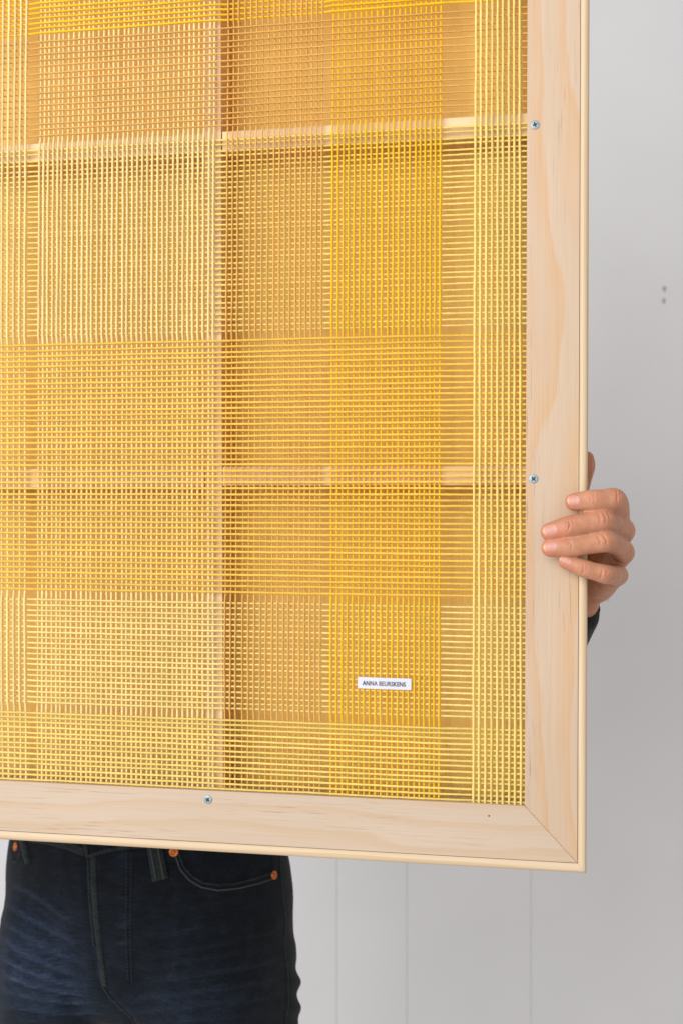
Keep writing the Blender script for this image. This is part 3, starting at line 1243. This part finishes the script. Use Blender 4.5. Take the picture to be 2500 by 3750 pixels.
def rivet(cx, cy_, R=0.0049):
    px, py = cx / 1.3635, 2950 + cy_ / 1.3635
    loc, nor = cast(jbvh, px, py)
    if loc is None:
        return
    T = nor.orthogonal().normalized()
    B_ = nor.cross(T)
    prof_ = [(1.0, 0.0), (1.0, .0014), (.9, .0020), (.62, .0021), (.5, .0016), (.42, .0015), (.34, .0026), (.2, .0030)]
    S = 24
    V, Fc = [], []
    for rr, h in prof_:
        for i in range(S):
            a = 2 * math.pi * i / S
            V.append(loc + (T * math.cos(a) + B_ * math.sin(a)) * R * rr + nor * h)
    for k in range(len(prof_) - 1):
        for i in range(S):
            j = (i + 1) % S
            Fc.append((k * S + i, k * S + j, (k + 1) * S + j, (k + 1) * S + i))
    Fc.append(tuple(range((len(prof_) - 1) * S, len(prof_) * S)))
    me = bpy.data.meshes.new('rivet')
    me.from_pydata([tuple(v_) for v_ in V], [], Fc)
    finish(me, 'rivet', M_cop, jeans)


rivet(869, 231)
rivet(1366, 347, 0.0046)
rivet(82, 205, 0.0046)

# ---- dark top: torso and the sleeve of the arm that holds the frame
def W4(px, py, D, r):
    p = P(px, py, D)
    return (p.x, p.y, p.z, r)


torso = loft([(.995, .142, .103, .102, 0, 0, .95), (1.06, .133, .098, .10, 0, 0, .95), (1.15, .138, .100, .102, 0, 0, .95),
              (1.28, .155, .108, .105, 0, 0, .92), (1.36, .165, .095, .10, 0, 0, .9), (1.41, .14, .075, .08, 0, 0, .9), (1.44, .075, .06, .06, 0, .005, 1.0), (1.47, .058, .055, .055, 0, .005, 1.0)])
sho = body(.165, 0.0, 1.375)
cuff_c = P(2086, 2210, .858)
elb = P(1790, 2720, 1.03)
arm = sweep([(*body(.12, 0, 1.37), .055), (*sho, .056), ((sho[0] + elb.x) / 2, (sho[1] + elb.y) / 2, (sho[2] + elb.z) / 2, .047), (*elb, .041),
             ((elb.x * .5 + cuff_c.x * .5), (elb.y * .5 + cuff_c.y * .5), (elb.z * .5 + cuff_c.z * .5), .037), (*cuff_c, .0285)], 8, ends=(1, 0.12))
sho2 = body(-.165, 0.0, 1.375)
elb2 = P(-150, 2500, .98)
cuff2 = P(-640, 2180, .88)
arm2 = sweep([(*body(-.12, 0, 1.37), .055), (*sho2, .056), ((sho2[0] + elb2.x) / 2, (sho2[1] + elb2.y) / 2, (sho2[2] + elb2.z) / 2, .047), (*elb2, .041),
              (*cuff2, .0285)], 8, ends=(1, 0.12))
M_top = N('black_knit', 0.95)
vk = M_top.coord()
M_top.color(M_top.ramp(M_top.noise(vk, 400, 3, 0.6), [(0.3, (0.006, 0.006, 0.007, 1)), (0.7, (0.014, 0.014, 0.016, 1))]))
M_top.bump(M_top.noise(vk, 900, 2, 0.6), 0.5, 0.0008)
M_top.b.inputs['Sheen Weight'].default_value = 0.06
tm = fuse([torso, arm, arm2], 0.004, 6)
finish(tm, 'sweater', M_top.m, person)

# ---- hand
def fing(rows, **k):
    return sweep([W4(px, py, D, r / 1000.0) for px, py, D, r in rows], **k)


FD = 0.7570
fingers = [
    # index
    fing([(2101, 1838, FD + .0005, 6.9), (2135, 1835, FD - .0012, 7.5), (2168, 1832, FD - .0028, 8.2), (2205, 1831, FD - .0018, 8.1), (2242, 1829, FD + .002, 9.0),
          (2256, 1842, FD + .012, 9.2), (2262, 1868, FD + .026, 9.0), (2258, 1902, FD + .046, 10.2)], n=7, flat=0.90),
    # middle
    fing([(2013, 1948, FD + .0008, 7.2), (2050, 1937, FD - .0008, 7.8), (2082, 1929, FD - .0026, 8.5), (2140, 1918, FD - .0026, 8.5), (2200, 1905, FD - .0010, 9.5),
          (2225, 1909, FD + .008, 9.2), (2252, 1922, FD + .024, 9.0), (2282, 1942, FD + .044, 9.6)], n=7, flat=0.90),
    # ring
    fing([(2014, 2007, FD + .0008, 6.9), (2052, 2004, FD - .0008, 7.4), (2086, 2001, FD - .0024, 8.0), (2145, 1993, FD - .0024, 8.0), (2209, 1981, FD - .0010, 8.9),
          (2232, 1986, FD + .008, 8.6), (2256, 1998, FD + .024, 8.5), (2282, 2022, FD + .044, 9.2)], n=7, flat=0.90),
    # little
    fing([(2070, 2056, FD + .0018, 5.7), (2103, 2069, FD + .0005, 6.3), (2134, 2081, FD - .0010, 6.9), (2172, 2092, FD - .0002, 6.8), (2210, 2102, FD + .002, 7.5),
          (2228, 2105, FD + .010, 7.4), (2244, 2107, FD + .024, 7.6), (2258, 2108, FD + .040, 8.6)], n=7, flat=0.92),
    # thumb on the back of the frame
    fing([(2145, 1681, .8225, 6.6), (2144, 1708, .823, 7.6), (2128, 1758, .8245, 8.0), (2112, 1822, .827, 8.8), (2110, 1900, .840, 10.2), (2104, 2000, .856, 12.0), (2108, 2090, .866, 13.0)], n=7, flat=0.85),
]
MC = [(2256, 1905, FD + .046, 10.0), (2281, 1944, FD + .045, 9.5), (2280, 2024, FD + .045, 9.2), (2258, 2106, FD + .040, 8.8)]
WR_ = [(2160, 2085, .880, 11.0), (2160, 2110, .876, 12.0), (2156, 2135, .866, 13.0), (2146, 2152, .854, 14.0)]
palm = []
for m_, c_ in zip(MC, WR_):
    mid = tuple((a * .5 + b * .5) for a, b in zip(m_, c_))
    palm.append(fing([m_, mid, c_], n=6))
# web between neighbouring knuckles
for a, b in zip(MC[:-1], MC[1:]):
    palm.append(fing([(a[0] - 22, a[1], a[2] + .008, 7.0), ((a[0] + b[0]) / 2 - 34, (a[1] + b[1]) / 2, (a[2] + b[2]) / 2 + .010, 7.5), (b[0] - 22, b[1], b[2] + .008, 7.0)], n=5))
# heel of the hand and wrist
palm.append(fing([(2231, 2124, FD + .052, 10.0), (2196, 2144, .835, 13.0), (2151, 2155, .848, 17.0), (2116, 2182, .855, 20.5), (2084, 2224, .862, 21.5), (2040, 2296, .875, 22)], n=6, flat=0.82))
hm = fuse(fingers + palm, 0.0008, 3, 0.5)
hc, hn = get_co(hm), get_no(hm)
hx, hy = proj(hc)
hf = np.clip((-hn[:, 1]) / 0.3, 0, 1)
hd = np.zeros(len(hc))
red = np.zeros(len(hc))


def hpx(pts):
    return [(1850 + x / 2.851, 1600 + y / 2.851) for x, y in pts]


# knuckle creases (traced)
for pts, dep, wd in [
    ([(925, 560), (915, 620), (925, 690)], .00022, 2.2), ([(895, 570), (885, 640), (895, 690)], .00016, 2.0),
    ([(1150, 545), (1165, 600), (1160, 680)], .0003, 2.4), ([(1190, 570), (1195, 640)], .0002, 2.2),
    ([(650, 860), (668, 910), (655, 975)], .0005, 2.6), ([(630, 870), (635, 920), (628, 960)], .0002, 2.0), ([(690, 855), (705, 900), (700, 940)], .0002, 2.0),
    ([(960, 790), (985, 850), (985, 920)], .0003, 2.4), ([(1010, 780), (1040, 840), (1035, 900)], .0003, 2.4), ([(1060, 790), (1085, 850)], .0002, 2.2),
    ([(665, 1085), (690, 1130), (685, 1175)], .0003, 2.2), ([(650, 1090), (660, 1140)], .0002, 2.0),
    ([(950, 1020), (985, 1080), (985, 1140)], .0003, 2.4), ([(1010, 1015), (1050, 1075), (1050, 1130)], .0003, 2.4),
    ([(815, 1330), (815, 1390), (790, 1440)], .0003, 2.4), ([(845, 1340), (845, 1400)], .0002, 2.2),
    ([(1010, 1380), (1000, 1440), (985, 1490)], .0003, 2.4), ([(1055, 1390), (1050, 1450)], .0002, 2.2),
]:
    d, pos, sd = seg_dist(hx, hy, hpx(pts))
    hd -= 3.8 * dep * np.exp(-(d / wd) ** 2) * np.clip(np.sin(np.clip(pos, .05, .95) * math.pi) * 1.6, 0, 1) * hf
# knuckle pads
for (x, y), a_, r_ in [((1020, 860), .0007, 22), ((1035, 1085), .0007, 20), ((1030, 1425), .0006, 17), ((1165, 640), .0005, 20), ((910, 640), .0003, 18), ((665, 930), .0003, 17), ((815, 1375), .0003, 15)]:
    q = hpx([(x, y)])[0]
    d = np.hypot(hx - q[0], hy - q[1])
    hd += a_ * np.exp(-(d / r_) ** 2) * hf
    red += 0.5 * np.exp(-(d / (r_ * 1.0)) ** 2) * hf
for (x, y), r_ in [((660, 690), 30), ((420, 990), 32), ((420, 1180), 30), ((610, 1310), 28), ((560, 1000), 26)]:
    q = hpx([(x, y)])[0]
    d = np.hypot(hx - q[0], hy - q[1])
    red += 0.75 * np.exp(-(d / r_) ** 2)
red += 0.5 * np.exp(-(np.hypot(hx - 2160, hy - 1710) / 60) ** 2)
hm.vertices.foreach_set('co', (hc + hn * hd[:, None]).ravel())
hm.update()
set_attr(hm, 'red', np.clip(red, 0, 1))
hbvh = bvh_of(hm)
M_skin = N('skin', 0.52)
at = M_skin.n('ShaderNodeAttribute', attribute_name='red')
vs = M_skin.coord()
n1 = M_skin.noise(vs, 120, 4, 0.6)
n2 = M_skin.noise(vs, 900, 3, 0.6)
col = M_skin.ramp(n1, [(0.3, srgb(174, 117, 88)), (0.7, srgb(192, 136, 106))])
col = M_skin.mix(M_skin.math('MULTIPLY', at.outputs['Fac'], 0.6), col, srgb(204, 120, 96))
M_skin.color(col)
n3 = M_skin.noise(M_skin.coord((300, 300, 1400)), 1.0, 3, 0.6)
M_skin.bump(M_skin.math('ADD', n2, n3), 0.35, 0.0006)
M_skin.b.inputs['Subsurface Weight'].default_value = 0.10
M_skin.b.inputs['Subsurface Radius'].default_value = (1.0, 0.35, 0.2)
M_skin.b.inputs['Subsurface Scale'].default_value = 0.004
M_skin.b.inputs['Specular IOR Level'].default_value = 0.35
hand = finish(hm, 'hand', M_skin.m, person)
hand['label'] = 'left hand with four fingers wrapped over the edge of the frame'

# nails
M_nail = N('nail', 0.42)
ge = M_nail.n('ShaderNodeAttribute', attribute_name='along')
M_nail.color(M_nail.ramp(ge.outputs['Fac'], [(0.0, srgb(214, 178, 154)), (0.13, srgb(208, 168, 144)), (0.22, srgb(196, 138, 122)), (0.72, srgb(196, 140, 126)), (0.95, srgb(206, 158, 144))]))
M_nail.b.inputs['Specular IOR Level'].default_value = 0.3
M_nail = M_nail.m


def nail(cx, cy_, ang, hl, hw):
    """cx, cy in the hand study crop; hl, hw half length and width in crop pixels"""
    ca, sa = math.cos(ang), math.sin(ang)
    nu, nv = 14, 10
    V, al, Fc = [], [], []
    ok = True
    for i in range(nu + 1):
        u = -1 + 2 * i / nu
        for j in range(nv + 1):
            v_ = -1 + 2 * j / nv
            # superellipse-shaped outline: squarer at the cuticle, rounder at the tip
            e = (1 - abs(u) ** 3.2) ** (1 / 3.2) if u > 0 else (1 - abs(u) ** 2.6) ** (1 / 2.6)
            e = max(e, 0.05)
            x, y = cx + u * hl * ca - v_ * e * hw * sa, cy_ + u * hl * sa + v_ * e * hw * ca
            q = hpx([(x, y)])[0]
            loc, nor = cast(hbvh, *q)
            for k in range(12):
                if loc is not None and loc.y < FD + 0.006:
                    break
                x, y = x + (cx - x) * 0.12, y + (cy_ - y) * 0.12
                loc, nor = cast(hbvh, *hpx([(x, y)])[0])
            h = 0.00042 * (1 - 0.9 * max(abs(v_) ** 4, 0.9 * max(0, u) ** 6)) - 0.00010
            V.append(loc + Vector((0, -1, 0)) * 0.0 + nor * h)
            al.append((u + 1) / 2)
    W_ = nv + 1
    for i in range(nu):
        for j in range(nv):
            a = i * W_ + j
            Fc.append((a, a + 1, a + W_ + 1, a + W_))
    me = bpy.data.meshes.new('fingernail')
    me.from_pydata([tuple(p) for p in V], [], Fc)
    set_attr(me, 'along', al)
    return finish(me, 'fingernail', M_nail, hand)


nail(707, 662, math.radians(-3), 66, 53)
nail(462, 972, math.radians(-12), 76, 58)
nail(463, 1147, math.radians(-8), 72, 50)
nail(622, 1290, math.radians(20), 66, 34)
